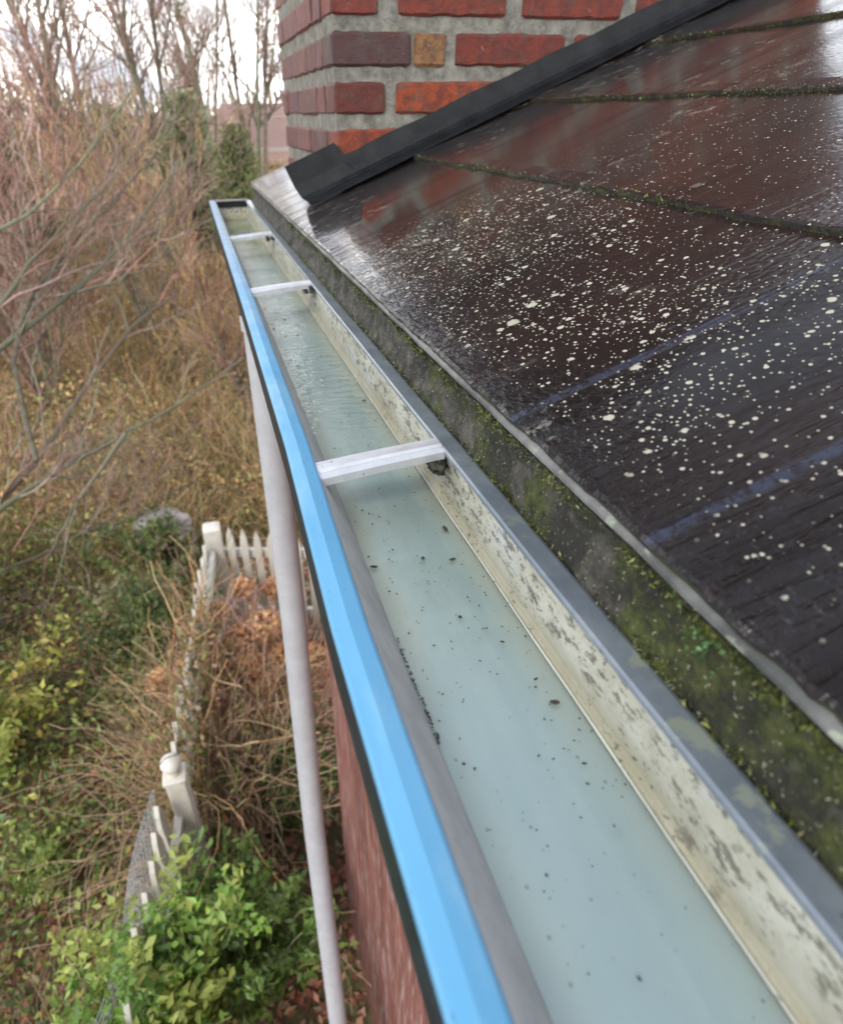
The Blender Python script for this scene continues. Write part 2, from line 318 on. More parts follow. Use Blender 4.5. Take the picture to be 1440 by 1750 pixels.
def extrude_y(mb, prof, ys, dx=lambda y, i: 0, closed=True, mi=0, dz=lambda y, i: 0):
    """sweep an XZ profile along Y"""
    n = len(prof); b = len(mb.V); 
    for y in ys:
        for i, (x, z) in enumerate(prof): mb.V.append((x+dx(y, i), y, z+dz(y, i))); mb.C.append((.5,)*3)
    for k in range(len(ys)-1):
        for i in range(n if closed else n-1):
            j = (i+1) % n; mb.F.append((b+k*n+i, b+k*n+j, b+(k+1)*n+j, b+(k+1)*n+i)); mb.I.append(mi)
    if closed:
        mb.F.append(tuple(b+i for i in range(n))[::-1]); mb.I.append(mi); e = b+(len(ys)-1)*n; mb.F.append(tuple(e+i for i in range(n))); mb.I.append(mi)

# ---------------------------------------------------------------- ground (z = -3.1)
def gz(x, y):
    x = np.asarray(x, float); y = np.asarray(y, float)
    bank = np.clip((y-5.5)/14, 0, 1)**1.3*1.5 + np.clip((-x-2.5)/9, 0, 1)*.7*np.clip((y-1)/5, 0, 1)
    return -3.1 + bank + .05*np.sin(x*2.1+y*.7)*np.clip((y-4)/4, 0, 1)
gx = np.concatenate([-np.geomspace(900, 3, 40), np.linspace(-2.8, 3, 30), np.geomspace(3.3, 900, 30)]); gy = np.concatenate([-np.geomspace(400, 3, 16), np.linspace(-2.5, 12, 60), np.geomspace(12.5, 1200, 36)])
X, Y = np.meshgrid(gx, gy); V = np.stack([X.ravel(), Y.ravel(), gz(X, Y).ravel()], 1); nx = len(gx)
ii = (np.arange(len(gy)-1)[:, None]*nx+np.arange(nx-1)[None]).ravel(); F = np.stack([ii, ii+1, ii+nx+1, ii+nx], 1)
props(mk('ground', V, F, MAT['ground'], smooth=True), kind='structure')

# ---------------------------------------------------------------- house: wall, eaves, roof courses, chimney, flashing
B = .38                                     # roof slope dz/dx
X0, Z0 = .163, -.158                        # eave line
def rz(x): return Z0+B*(x-X0)
house = thing('house', 'red weathered board house with a wet brown roof beside the rain gutter', 'house', (1.2, .4, -3.1))
m = MB(); m.box(.19, 4.2, -3.0, 1.35, -3.12, -.262); m.build('wall', MAT['wall'], house)
m = MB(); m.box(.170, .192, -1.2, 1.885, -.300, -.166); m.box(.1925, 4.2, 1.352, 1.90, -.290, -.270); m.build('eave_board', MAT['eave'], house)
# mossy board: the thick face between gutter rim and tiles
ys = np.linspace(-.5, 1.885, 900); pr = 14; V = []; 
for y in ys:
    for k in range(pr):
        s = k/(pr-1); V.append((.1603+.0064*s+.0022*math.sin(s*3.1), y, -.2035+s*(.0362)))
V = np.array(V); nn = (np.sin(V[:, 1]*210)*.3+np.sin(V[:, 1]*83+V[:, 2]*300)*.6+rng.normal(0, .5, len(V))); V[:, 0] += nn*.0008
ii = (np.arange(len(ys)-1)[:, None]*pr+np.arange(pr-1)[None]).ravel(); F = np.stack([ii, ii+pr, ii+pr+1, ii+1], 1)
mk('mossy_eave_board', V, F, MAT['mossedge'], house, smooth=True)
YE = 1.89                                   # verge of the roof
m = MB(); m.add([(X0+.006, -1.2, Z0-.010), (X0+.006, YE-.01, Z0-.010), (3.3, YE-.01, rz(3.3)-.010), (3.3, -1.2, rz(3.3)-.010), (X0+.02, -1.2, Z0-.045), (X0+.02, YE-.01, Z0-.045), (3.3, YE-.01, rz(3.3)-.06), (3.3, -1.2, rz(3.3)-.06)],
     [(0, 3, 2, 1), (4, 5, 6, 7), (0, 1, 5, 4), (3, 7, 6, 2), (0, 4, 7, 3), (1, 2, 6, 5)])
m.add([(3.3, -1.2, rz(3.3)), (3.3, YE, rz(3.3)), (5.5, YE, rz(3.3)-.8), (5.5, -1.2, rz(3.3)-.8)], [(0, 3, 2, 1)])
roof = m.build('roof', MAT['eave'], house)
CX = [.163, .392, .604, .822, 1.04, 1.26, 1.48, 1.70, 1.92, 2.14, 2.36, 2.58, 2.80, 3.02, 3.28]
def wob(y, k): return (1 if k else .3)*(.0012*math.sin(y*31+k*5)+.0008*math.sin(y*97+k*3)+.0016*math.sin(y*9+k))
for k in range(len(CX)-1):
    xa, xb = CX[k], CX[k+1]+.012
    th = .0062 if k else .0045
    nyc = 420 if k < 4 else 60; yy = np.linspace(-1.2, YE, nyc); V = []; F = []; I = []
    for y in yy:
        wx = wob(y, k)+random.gauss(0, .00045 if k < 4 else 0); e = xa+wx
        za = rz(xa)+th
        V += [(e+.002, y, rz(xa)-.0005), (e, y, za-.0015+random.gauss(0, .0002)), (e+.0022, y, za+.0004), (xa+.02, y, rz(xa+.02)+th*.93), ((xa+xb)/2, y, rz((xa+xb)/2)+th*.5), (xb, y, rz(xb)+.0006)]
    for j in range(nyc-1):
        for i in range(5): F.append((j*6+i, j*6+i+1, j*6+i+7, j*6+i+6)); I.append(1 if i < 1 else 0)
    F.append((0, 5, 4, 3, 2, 1)); I.append(1); e = (nyc-1)*6; F.append(tuple(e+i for i in range(6))); I.append(1)
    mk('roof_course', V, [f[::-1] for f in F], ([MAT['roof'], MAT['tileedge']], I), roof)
# drip edge under the first course: thin wet grey metal strip
m = MB(); extrude_y(m, [(.1628, -.1620), (.1631, -.1602), (.1665, -.1576), (.1675, -.1640)], list(np.linspace(-1.2, YE+.004, 160)), dx=lambda y, i: .0003*math.sin(y*40)+.0002*math.sin(y*113), dz=lambda y, i: .0004*math.sin(y*77))
m.build('drip_edge', m_grey('dull_drip_metal', (.05, .053, .05), (.16, .165, .155), .42, 0, True), roof)

# chimney: rough bricks in thick mortar, each course laid by hand
CH = (.265, 1.19, 1.25, 1.87)
chim = None
m = MB(); m.box(CH[0]+.0035, CH[1], CH[2]+.0045, CH[3]-.006, -3.12, .74, 1, (.3, .3, .3))
def brick(mb, x0, x1, y0, y1, z0, z1, c):
    """bevelled block with slightly broken edges"""
    b = .005; V = []; F = []
    P = []
    for (zz, ins) in ((z0, b), (z0+b, 0), (z1-b, 0), (z1, b)):
        ring = []
        def jig(p, s=.0009): return (p[0]+random.gauss(0, s), p[1]+random.gauss(0, s*.6), p[2]+random.gauss(0, s))
        nxs = max(2, int((x1-x0)/.02)+1); nys = max(2, int((y1-y0)/.02)+1)
        for i in range(nxs): ring.append(jig((x0+ins+b*.6+(x1-x0-2*ins-1.2*b)*i/(nxs-1), y0+ins, zz)))
        for i in range(nys): ring.append(jig((x1-ins, y0+ins+b*.6+(y1-y0-2*ins-1.2*b)*i/(nys-1), zz)))
        for i in range(nxs): ring.append(jig((x1-ins-b*.6-(x1-x0-2*ins-1.2*b)*i/(nxs-1), y1-ins, zz)))
        for i in range(nys): ring.append(jig((x0+ins, y1-ins-b*.6-(y1-y0-2*ins-1.2*b)*i/(nys-1), zz)))
        P.append(ring)
    n = len(P[0]); V = [v for r in P for v in r]
    for k in range(3):
        for i in range(n): j = (i+1) % n; F.append((k*n+i, k*n+j, (k+1)*n+j, (k+1)*n+i))
    F.append(tuple(range(n))[::-1]); F.append(tuple(3*n+i for i in range(n)))
    cc = tuple(max(.01, q*random.uniform(.88, 1.12)) for q in c)
    mb.add(V, F, 0, cc)
RED = (.185, .033, .019); ORG = (.29, .052, .015); DRK = (.12, .027, .017); PUR = (.085, .044, .046); TAN = (.24, .13, .055)
rows = {.181: [(.266, .345, RED), (.380, .574, RED), (.605, .802, RED), (.830, 1.0, RED), (1.02, 1.15, DRK)],
        .112: [(.264, .404, PUR), (.409, .467, TAN), (.486, .695, RED), (.714, .93, RED), (.95, 1.15, RED)],
        .044: [(.266, .357, DRK), (.377, .60, ORG), (.62, .83, RED), (.85, 1.05, RED), (1.07, 1.15, RED)],
        -.025: [(.267, .46, ORG), (.48, .68, ORG), (.70, .90, RED), (.92, 1.15, RED)]}
r = -40
for r in range(-30, 9):
    zt = .181+.0688*r; zb = zt-.0485
    key = [k for k in rows if abs(k-zt) < .006]
    D = .05
    if key: fr = rows[key[0]]
    else:
        fr = []; x = CH[0]+(0 if r % 2 else -.10)
        while x < CH[1]-.02:
            a, b_ = max(x, CH[0]), min(x+.19, CH[1])
            if b_-a > .03: fr.append((a, b_, random.choice([RED, RED, ORG, DRK, PUR])))
            x += .21
    for j, (a, b_, c) in enumerate(fr):
        brick(m, a, b_, CH[2], CH[2]+(D if j else .075), zb, zt, c)
    y = CH[2]+.082 + (0 if r % 2 else -.0)
    off = [.165, .175, .19] if r % 2 else [.075, .18, .18, .12]
    for L in off:
        yb = min(y+L, CH[3]); 
        if yb-y > .03: brick(m, CH[0]+random.gauss(0, .001), CH[0]+D, y, yb, zb, zt, random.choice([(.16, .062, .058), (.13, .056, .055), (.18, .06, .048)]))  # left face: shade and haze put into a mauve brick palette
        y += L+.008
m.build('chimney', [MAT['brick'], MAT['mortar']], house, False, 0)
# flashing: a folded dark sheet standing against the chimney and running onto the tiles
m = MB(); N = 60; V = []; F = []
xs = np.linspace(.169, 1.25, N)
for x in xs:
    hh = .076 if x < .262 else .050+.0012*math.sin(x*40)
    if .262 <= x < .262+.02: hh = .05
    xl = x+max(0, (.199-x)/.03*.0); f = min(1, (x-.169)/.03)
    lo = max(x, .197) if x < .2 else x
    kink = .0012*math.sin(x*33)
    q_ = .032*(1-(x-.169)/1.081); xm = x+q_*.45; x2 = x+q_*.8; lo = x+q_
    V += [(x, 1.2445, rz(x)+hh), (xm, 1.2425+kink*.3, rz(xm)+hh*.5), (x2, 1.238, rz(x2)+.016), (lo, 1.230, rz(lo)+.0105), (lo, 1.205+kink-q_*.9, rz(lo)+.0080)]
for i in range(N-1):
    for k in range(4): a = i*5+k; F.append((a, a+1, a+6, a+5))
m.add(V, F)
m.build('chimney_flashing', MAT['flash'], roof, False)
fl = [o for o in bpy.data.objects if o.name == 'chimney_flashing'][0]; sm = fl.modifiers.new('s', 'SOLIDIFY'); sm.thickness = .0016

# ---------------------------------------------------------------- gutter
def ldx(y): return float(np.interp(y, [-.5, .05, .21, .40, .8, 1.93], [-.001, -.001, 0, .006, .010, .0165]))
gut = thing('rain_gutter', 'long box rain gutter with blue front lip and grey rim holding shallow water', 'gutter', (.1, .6, -.25))
ys = sorted(set(list(np.linspace(-.5, 1.925, 90))+[.05, .21, .40]))
m = MB(); extrude_y(m, [(.0705, -.2465), (.1465, -.2465), (.1465, -.2490), (.0705, -.2490)], ys, dx=lambda y, i: ldx(y)*.55 if i in (0, 3) else 0)
m.build('trough_floor', MAT['floor'], gut)
m = MB(); extrude_y(m, [(.1440, -.2462), (.1448, -.2445), (.1462, -.2425), (.1472, -.2390), (.1472, -.2015), (.1495, -.2015), (.1495, -.2485), (.1440, -.2485)], ys)
m.build('back_wall', MAT['backwall'], gut)
m = MB(); extrude_y(m, [(.0500, -.2045), (.0700, -.2440), (.0712, -.2463), (.0690, -.2480), (.0480, -.2060)], ys, dx=lambda y, i: ldx(y)*(.55 if i in (1, 2, 3) else 1))
m.build('front_wall', MAT['innerwall'], gut)
# lip: two flat top facets, rolled inner edge
prof = [(.0480, -.2075), (.0492, -.2050), (.0488, -.2012), (.0472, -.1996), (.0400, -.1975), (.0330, -.1990), (.0318, -.2003), (.0316, -.2030), (.0330, -.2075)]
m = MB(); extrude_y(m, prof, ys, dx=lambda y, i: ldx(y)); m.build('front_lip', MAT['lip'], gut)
prof = [(.0317, -.2032), (.0316, -.2330), (.0325, -.2350), (.0335, -.2350), (.0335, -.2060)]
m = MB(); extrude_y(m, prof, ys, dx=lambda y, i: ldx(y))
extrude_y(m, [(.0338, -.2352), (.0620, -.2512), (.1500, -.2512), (.1500, -.2530), (.0600, -.2530), (.0338, -.2370)], ys, dx=lambda y, i: ldx(y) if i in (0, 5) else 0)
m.build('front_face', MAT['face'], gut)
prof = [(.1432, -.2018), (.1436, -.2000), (.1450, -.1992), (.1570, -.2002), (.1592, -.2012), (.1592, -.2040), (.1450, -.2030)]
m = MB(); extrude_y(m, prof, ys, dz=lambda y, i: .0002*math.sin(y*23)); m.build('back_rim', MAT['rim'], gut)
m = MB(); m.add([(.0485+.0165, 1.900, -.1985), (.150, 1.900, -.1985), (.150, 1.900, -.248), (.066+.009, 1.900, -.248), (.0485+.0165, 1.930, -.1975), (.150, 1.930, -.1975), (.150, 1.930, -.248), (.066+.009, 1.930, -.248)],
       [(0, 3, 2, 1), (4, 5, 6, 7), (0, 1, 5, 4), (1, 2, 6, 5), (2, 3, 7, 6), (3, 0, 4, 7)])
m.box(.0655, .1498, 1.897, 1.8998, -.214, -.1990)
m.I = [0]*6+[1]*6; m.build('end_cap', [MAT['backwall'], MAT['flash']], gut)
for k, y in enumerate((.3640, .8900, 1.335)):
    m = MB(); V = []; n = 14
    xa, xb = .0475+ldx(y), .1440
    for i in range(n+1):
        s = i/n; x = xa+(xb-xa)*s; yy = y+.004*s; z = -.2050+.0006*math.sin(s*3.1)+.0050*s; wd = .0100*(1-.10*s)
        # folded channel: raised centre rib, flanges turned down
        for (oy, oz) in ((-wd, -.0060), (-wd-.0004, -.001), (-wd*.72, .0004), (-wd*.42, -.0006), (-wd*.2, .0012), (wd*.3, .0012), (wd*.5, -.0004), (wd*.95, .0002), (wd, -.006)): V.append((x, yy+oy, z+oz))
    F = [(i*9+j, i*9+j+1, i*9+j+10, i*9+j+9) for i in range(n) for j in range(8)]
    m.add(V, F); h = m.build('hanger_strap', MAT['strap'], gut, False)
    s_ = h.modifiers.new('s', 'SOLIDIFY'); s_.thickness = .0012
def blob(mb, c, r, n=10, seed=0, sq=(1, 1, 1), amp=.3, mi=0, colr=(.5, .5, .5)):
    rg = random.Random(seed); V = []; F = []; rr = []
    for i in range(1, n):
        th = math.pi*i/n
        for j in range(2*n):
            ph = math.pi*j/n; q = r*(1+rg.uniform(-amp, amp)); V.append((c[0]+sq[0]*q*math.sin(th)*math.cos(ph), c[1]+sq[1]*q*math.sin(th)*math.sin(ph), c[2]+sq[2]*q*math.cos(th)))
    for i in range(n-2):
        for j in range(2*n): k = (j+1) % (2*n); F.append((i*2*n+j, i*2*n+k, (i+1)*2*n+k, (i+1)*2*n+j))
    F.append(tuple(range(2*n))[::-1]); F.append(tuple((n-2)*2*n+j for j in range(2*n)))
    mb.add(V, F, mi, colr)
m = MB()
for i, (y, big) in enumerate(((.352, 1.), (.378, .9), (.87, .8), (.905, .7), (1.32, .8))):
    for j in range(5 if big > .85 else 3): blob(m, (.1405+random.uniform(-.006, .004), y+random.uniform(-.010, .014), -.2055+random.uniform(-.006, .001)), .0042*big, 6, i*9+j, (1, 1.7, .7), .75)
props(m.build('black_moss_clump', MAT['sludge'], None, True), 'black mossy sludge caught where the metal straps meet the gutter back wall', 'moss', None, 'stuff')
# shallow water in the trough
V = []; ysw = np.linspace(-.45, 1.898, 260)
for y in ysw: V += [(.0702+ldx(y)*.55, y, -.2442), (.1085, y, -.2445), (.1455, y, -.2442)]
F = np.array([(i*3+j, i*3+j+1, i*3+j+4, i*3+j+3) for i in range(len(ysw)-1) for j in range(2)])
props(mk('gutter_water', V, F, MAT['water'], smooth=True), 'shallow clear rain water lying along the gutter floor', 'water', None, 'structure')
# silt line and crumbs of debris on the floor
m = MB(); rr = random.Random(3)
for i in range(430):
    y = rr.uniform(.02, .95) if i < 330 else rr.uniform(.1, .4); x = rr.uniform(.074, .143); s = abs(rr.gauss(0, .00024))+.00014
    if i < 14: s = rr.uniform(.0009, .0016)
    a = rr.uniform(0, 3.14); ca, sa = math.cos(a), math.sin(a); el = rr.uniform(.8, 2.2); zz = -.2438
    V = [(x+ca*s*el*p[0]-sa*s*p[1], y+sa*s*el*p[0]+ca*s*p[1], zz+p[2]*s*.6) for p in ((-1, -.4, 0), (-.3, -1, 0), (.8, -.7, 0), (1, .3, 0), (.1, 1, 0), (-.9, .6, 0), (-.4, -.3, 1), (.4, .2, 1.1))]
    m.add(V, [(0, 1, 6), (1, 2, 7, 6), (2, 3, 7), (3, 4, 7), (4, 5, 6, 7), (5, 0, 6)])
for i in range(150):   # crumbs along the front seam
    y = .165+rr.random()**1.3*.07; x = .0712+rr.gauss(0, .0004)+ldx(y)*.55; s = rr.uniform(.0002, .0006)
    m.add([(x-s, y, -.2434), (x, y-s*1.6, -.2434), (x+s, y, -.2434), (x, y+s*1.6, -.2434), (x, y, -.2434+s)], [(0, 1, 4), (1, 2, 4), (2, 3, 4), (3, 0, 4)])
props(m.build('debris_specks', MAT['dirt']), 'dark specks and crumbs of dirt scattered over the gutter floor', 'debris', None, 'stuff')
# pale seam bead
m = MB(); extrude_y(m, [(.1432, -.2440), (.1438, -.2428), (.1446, -.2440)], ys, closed=False, dx=lambda y, i: .0002*math.sin(y*50)); m.build('floor_seam', m_grey('pale_bead', (.42, .43, .38), (.55, .56, .51), .3), gut)

# ---------------------------------------------------------------- vegetation engine (numpy)
def tubes(P, R, C, sides=3):
    """P (N,n,3) polylines, R (N,n) radii, C (N,3) colours"""
    N, n, _ = P.shape; T = np.gradient(P, axis=1); T /= np.linalg.norm(T, axis=2, keepdims=True)+1e-9
    ref = np.where(np.abs(T[..., 2:3]) > .8, np.array([1., 0, 0]), np.array([0, 0, 1.])); U = np.cross(T, ref); U /= np.linalg.norm(U, axis=2, keepdims=True)+1e-9; W = np.cross(T, U)
    a = np.arange(sides)*2*math.pi/sides
    V = P[:, :, None]+R[:, :, None, None]*(np.cos(a)[None, None, :, None]*U[:, :, None]+np.sin(a)[None, None, :, None]*W[:, :, None])
    V = V.reshape(-1, 3); b = (np.arange(N)[:, None, None]*n+np.arange(n-1)[None, :, None])*sides; s = np.arange(sides)[None, None]; s2 = (s+1) % sides
    F = np.stack([b+s, b+s2, b+sides+s2, b+sides+s], 3).reshape(-1, 4)
    return V, F, np.repeat(C, n*sides, 0)
def merge(parts):
    V, F, C, b = [], [], [], 0
    for v, f, c in parts: V.append(v); F.append(f+b); C.append(c); b += len(v)
    return np.concatenate(V), np.concatenate(F), np.concatenate(C)
def unit(v): return v/(np.linalg.norm(v, axis=-1, keepdims=True)+1e-9)
def strand(base, dirs, L, n, curl, grav):
    N = len(base); P = np.zeros((N, n, 3)); P[:, 0] = base; d = unit(dirs); st = L[:, None]/(n-1)
    for i in range(1, n):
        P[:, i] = P[:, i-1]+d*st; d = unit(d+rng.normal(0, curl, (N, 3))+np.array([0, 0, grav]))
    return P
def children(P, R, k, ang, lo=.25, hi=1., up=.2):
    N, n, _ = P.shape; t = rng.uniform(lo, hi, (N, k))*(n-1); i = np.minimum(t.astype(int), n-2); f = (t-i)[..., None]; r = np.arange(N)[:, None]
    base = P[r, i]*(1-f)+P[r, i+1]*f; tan = unit(P[r, i+1]-P[r, i]); rr = R[r, i]*(1-f[..., 0])+R[r, i+1]*f[..., 0]
    q = unit(np.cross(tan, rng.normal(0, 1, tan.shape))); a = rng.normal(ang, ang*.25, (N, k))[..., None]
    d = unit(tan*np.cos(a)+q*np.sin(a)+np.array([0, 0, up])); return base.reshape(-1, 3), d.reshape(-1, 3), rr.reshape(-1)
def jcol(c, n, v=.25, hue=.10):
    v = min(.6, v*1.6)
    c = np.asarray(c, float); k = c[rng.integers(0, len(c), n)] if c.ndim == 2 else np.repeat(c[None], n, 0)
    return np.clip(k*rng.uniform(1-v, 1+v, (n, 1))*rng.uniform(1-hue, 1+hue, (n, 3)), 0, 1)
def leaves(Cn, size, colr, upb=.5, asp=.5, v=.3, fold=.25, D=None):
    """a folded pointed leaf (two quads) at each centre"""
    N = len(Cn); s = size*rng.uniform(.6, 1.3, (N, 1)); nrm = unit(rng.normal(0, 1, (N, 3))+np.array([0, 0, upb*2])); d = unit(np.cross(nrm, rng.normal(0, 1, (N, 3)))) if D is None else unit(D); w = unit(np.cross(nrm, d)); nrm = np.cross(d, w)
    base = Cn-d*s*.5; V = np.stack([base, Cn-d*s*.1+w*s*asp*.5+nrm*s*fold*.3, Cn+d*s*.55, Cn-d*s*.1-w*s*asp*.5+nrm*s*fold*.3, Cn-d*s*.05, Cn+d*s*.25-nrm*s*.03], 1)
    b = np.arange(N)[:, None]*6; F = np.concatenate([b+np.array([[0, 1, 2, 4]]), b+np.array([[0, 4, 2, 3]])], 0); return V.reshape(-1, 3), F, np.repeat(jcol(colr, N, v), 6, 0)

def woody(name, root, L, r0, levels, colr, fcol, trunkdirs, label, cat, group, nst=1, curl=.09, grav=.03, tip=.0015, tsp=.7, extra=None, n0=9):
    """a bare tree: > trunk (limbs), crown (twigs)"""
    root = np.array(root, float); t = thing(name, label, cat, tuple(root), group)
    D = np.array(trunkdirs, float); base = np.repeat(root[None], len(D), 0)+rng.normal(0, .04, (len(D), 3))*np.array([1, 1, 0]); Ln = np.full(len(D), L)*rng.uniform(.8, 1.1, len(D))
    P = strand(base, D, Ln, n0, curl*.7, grav); R = np.linspace(1, .3, n0)[None]*r0*np.ones((len(D), 1))
    tr = [tubes(P, R, jcol(colr, len(P), .12), 6)]; cr = []
    for li, (k, lf, an) in enumerate(levels):
        b, d, r = children(P, R, k, an, .18 if li == 0 else .12, 1, .22); Lc = L*lf*rng.uniform(.5, 1.15, len(b)); n = 7 if li == 0 else 5
        P = strand(b, d, Lc, n, curl*1.6, grav*1.4); R = np.maximum(r[:, None]*tsp*np.linspace(1, .25, n)[None], tip); 
        (tr if li == 0 else cr).append(tubes(P, R, jcol(colr if li == 0 else fcol, len(P), .25), 5 if li == 0 else 3))
    V, F, C = merge(tr); mk('trunk', V, F, MAT['bark'], t, C, smooth=True)
    V, F, C = merge(cr); mk('crown', V, F, MAT['twig'], t, C)
    return t
PINK = [(.42, .24, .20), (.35, .20, .165), (.58, .44, .37), (.23, .135, .105)]
TANB = [(.60, .43, .22), (.52, .34, .16), (.68, .54, .32), (.40, .28, .13), (.56, .34, .16)]
GRYB = [(.20, .16, .12), (.27, .24, .18), (.26, .27, .17)]
OLIVE = [(.27, .27, .11), (.34, .33, .15), (.24, .22, .11)]

# near leaning tree on the left whose limbs cross the garden
t = thing('bare_tree', 'leafless tree with lichened grey limbs leaning in from the left edge over the garden', 'tree', (-3.2, 4.6, -3.1))
limbs = []
def at(u, v, d):
    a = np.array([u-650., v-875., 1049.17]); return np.array([a@EX, a@EY, -(a@ED)])/1049.17*d
for pts, r in (([(-330, 1250), (-40, 900), (60, 790), (130, 690), (215, 560), (300, 500)], .020), ([(-40, 900), (30, 850), (170, 760), (260, 720), (420, 610)], .016), ([(60, 790), (10, 560), (110, 430), (240, 300), (320, 170)], .014), ([(-200, 780), (0, 590), (130, 500), (220, 400), (300, 300), (335, 190)], .016),
               ([(-200, 1080), (0, 980), (140, 910), (250, 880), (330, 820)], .009), ([(-150, 700), (0, 520), (60, 440), (150, 350), (230, 260)], .012), ([(130, 500), (230, 470), (300, 420)], .007), ([(-150, 420), (0, 400), (90, 330), (170, 240), (240, 130)], .010), ([(215, 740), (120, 880), (60, 1000)], .009)):
    d0 = 4.3 if r > .012 else 4.0
    K = np.array([at(u, v, d0+.25*i) for i, (u, v) in enumerate(pts)]); tt = np.linspace(0, len(K)-1, 12); P = np.stack([np.interp(tt, np.arange(len(K)), K[:, q]) for q in range(3)], 1)
    P[1:-1] = (P[:-2]+2*P[1:-1]+P[2:])/4; P += rng.normal(0, .008, P.shape); limbs.append((P, np.linspace(1, .28, 12)*r*1.6))
P = np.stack([l[0] for l in limbs]); R = np.stack([l[1] for l in limbs])
trunk = np.array([[(-3.2, 4.6, -3.15), (-3.1, 4.5, -2.9), (-3.0, 4.4, -2.7), tuple(P[0, 0])]]); trP = np.stack([np.interp(np.linspace(0, 3, 12), np.arange(4), trunk[0, :, q]) for q in range(3)], 1)[None]
conn = [np.linspace(P[0, 0], P[i, 0], 12) for i in (3, 4, 5, 7)]
Pc = np.stack(conn); 
tr = [tubes(P, R, jcol(np.array(GRYB)*.6, len(P), .2), 7), tubes(trP, np.linspace(.07, .05, 12)[None], jcol(GRYB, 1), 7), tubes(Pc, np.full((4, 12), .02), jcol(GRYB, 4), 6)]; cr = []
for k, L, an in ((10, 1.0, .55), (7, .5, .6), (5, .22, .7)):
    b, d, r = children(P, R, k, an, .2, 1, .15); n = 6; P = strand(b, d, L*rng.uniform(.4, 1.1, len(b)), n, .12, .04); R = np.maximum(r[:, None]*.6*np.linspace(1, .3, n)[None], .0012); cr.append(tubes(P, R, jcol(np.concatenate([np.array(GRYB)*.8, np.array(PINK)*.8]), len(P), .25), 3))
V, F, C = merge(tr); mk('trunk', V, F, MAT['bark'], t, C, smooth=True); V, F, C = merge(cr); mk('crown', V, F, MAT['twig'], t, C)

def fan(n, lean=(0, 0), sp=.35, up=1): return [(lean[0]+random.uniform(-sp, sp), lean[1]+random.uniform(-sp, sp), up) for _ in range(n)]
G1 = 'bare reddish shrubs behind the garden'
for i, (x, y, h, n, lab) in enumerate([(-4.6, 7.4, 2.9, 11, 'bushy leafless pinkish shrub at the far left of the garden bank'),
        (-3.1, 8.6, 3.1, 11, 'tall leafless pinkish shrub just right of the left edge shrub'),
        (-1.9, 7.4, 2.4, 10, 'leafless reddish shrub in front of the green conifers'),
        (-.75, 9.0, 2.3, 9, 'leafless russet shrub directly left of the gutter end'),
        (.25, 7.2, 1.6, 8, 'low leafless russet shrub nearest the gutter end')]):
    woody('bare_shrub', (x, y, float(gz(x, y))), h, .022, [(7, .42, .5), (7, .24, .6), (4, .12, .7)], GRYB+PINK[:1], PINK if i < 3 else PINK[:2]+TANB[:2], fan(n, (0, 0), .38), lab, 'shrub', G1, tip=.0035)
G2 = 'tall bare trees against the sky'
for i, (x, y, h, n, lab) in enumerate([(-4.0, 15.5, 6.2, 3, 'tall bare tree rising at the far left of the sky'),
        (-1.7, 13.0, 6.2, 4, 'tall bare tree with forked pink twigs left of the middle of the sky'),
        (-.2, 14.5, 6.0, 3, 'tall bare tree rising above the green conifers'),
        (1.6, 16.5, 5.6, 3, 'tall slender bare tree left of the brown roofed house'),
        (2.35, 15.0, 5.6, 2, 'slender bare tree rising closest to the brick chimney'),
        (.9, 22., 6.6, 4, 'distant bare tree standing behind the other bare trees')]):
    woody('tall_bare_tree', (x, y, float(gz(x, y))), h, .06, [(12, .30, .6), (8, .17, .7), (6, .09, .75)], GRYB, PINK+GRYB[:1], fan(n, (0, 0), .24), lab, 'tree', G2, tip=.0021, curl=.06, grav=.02)

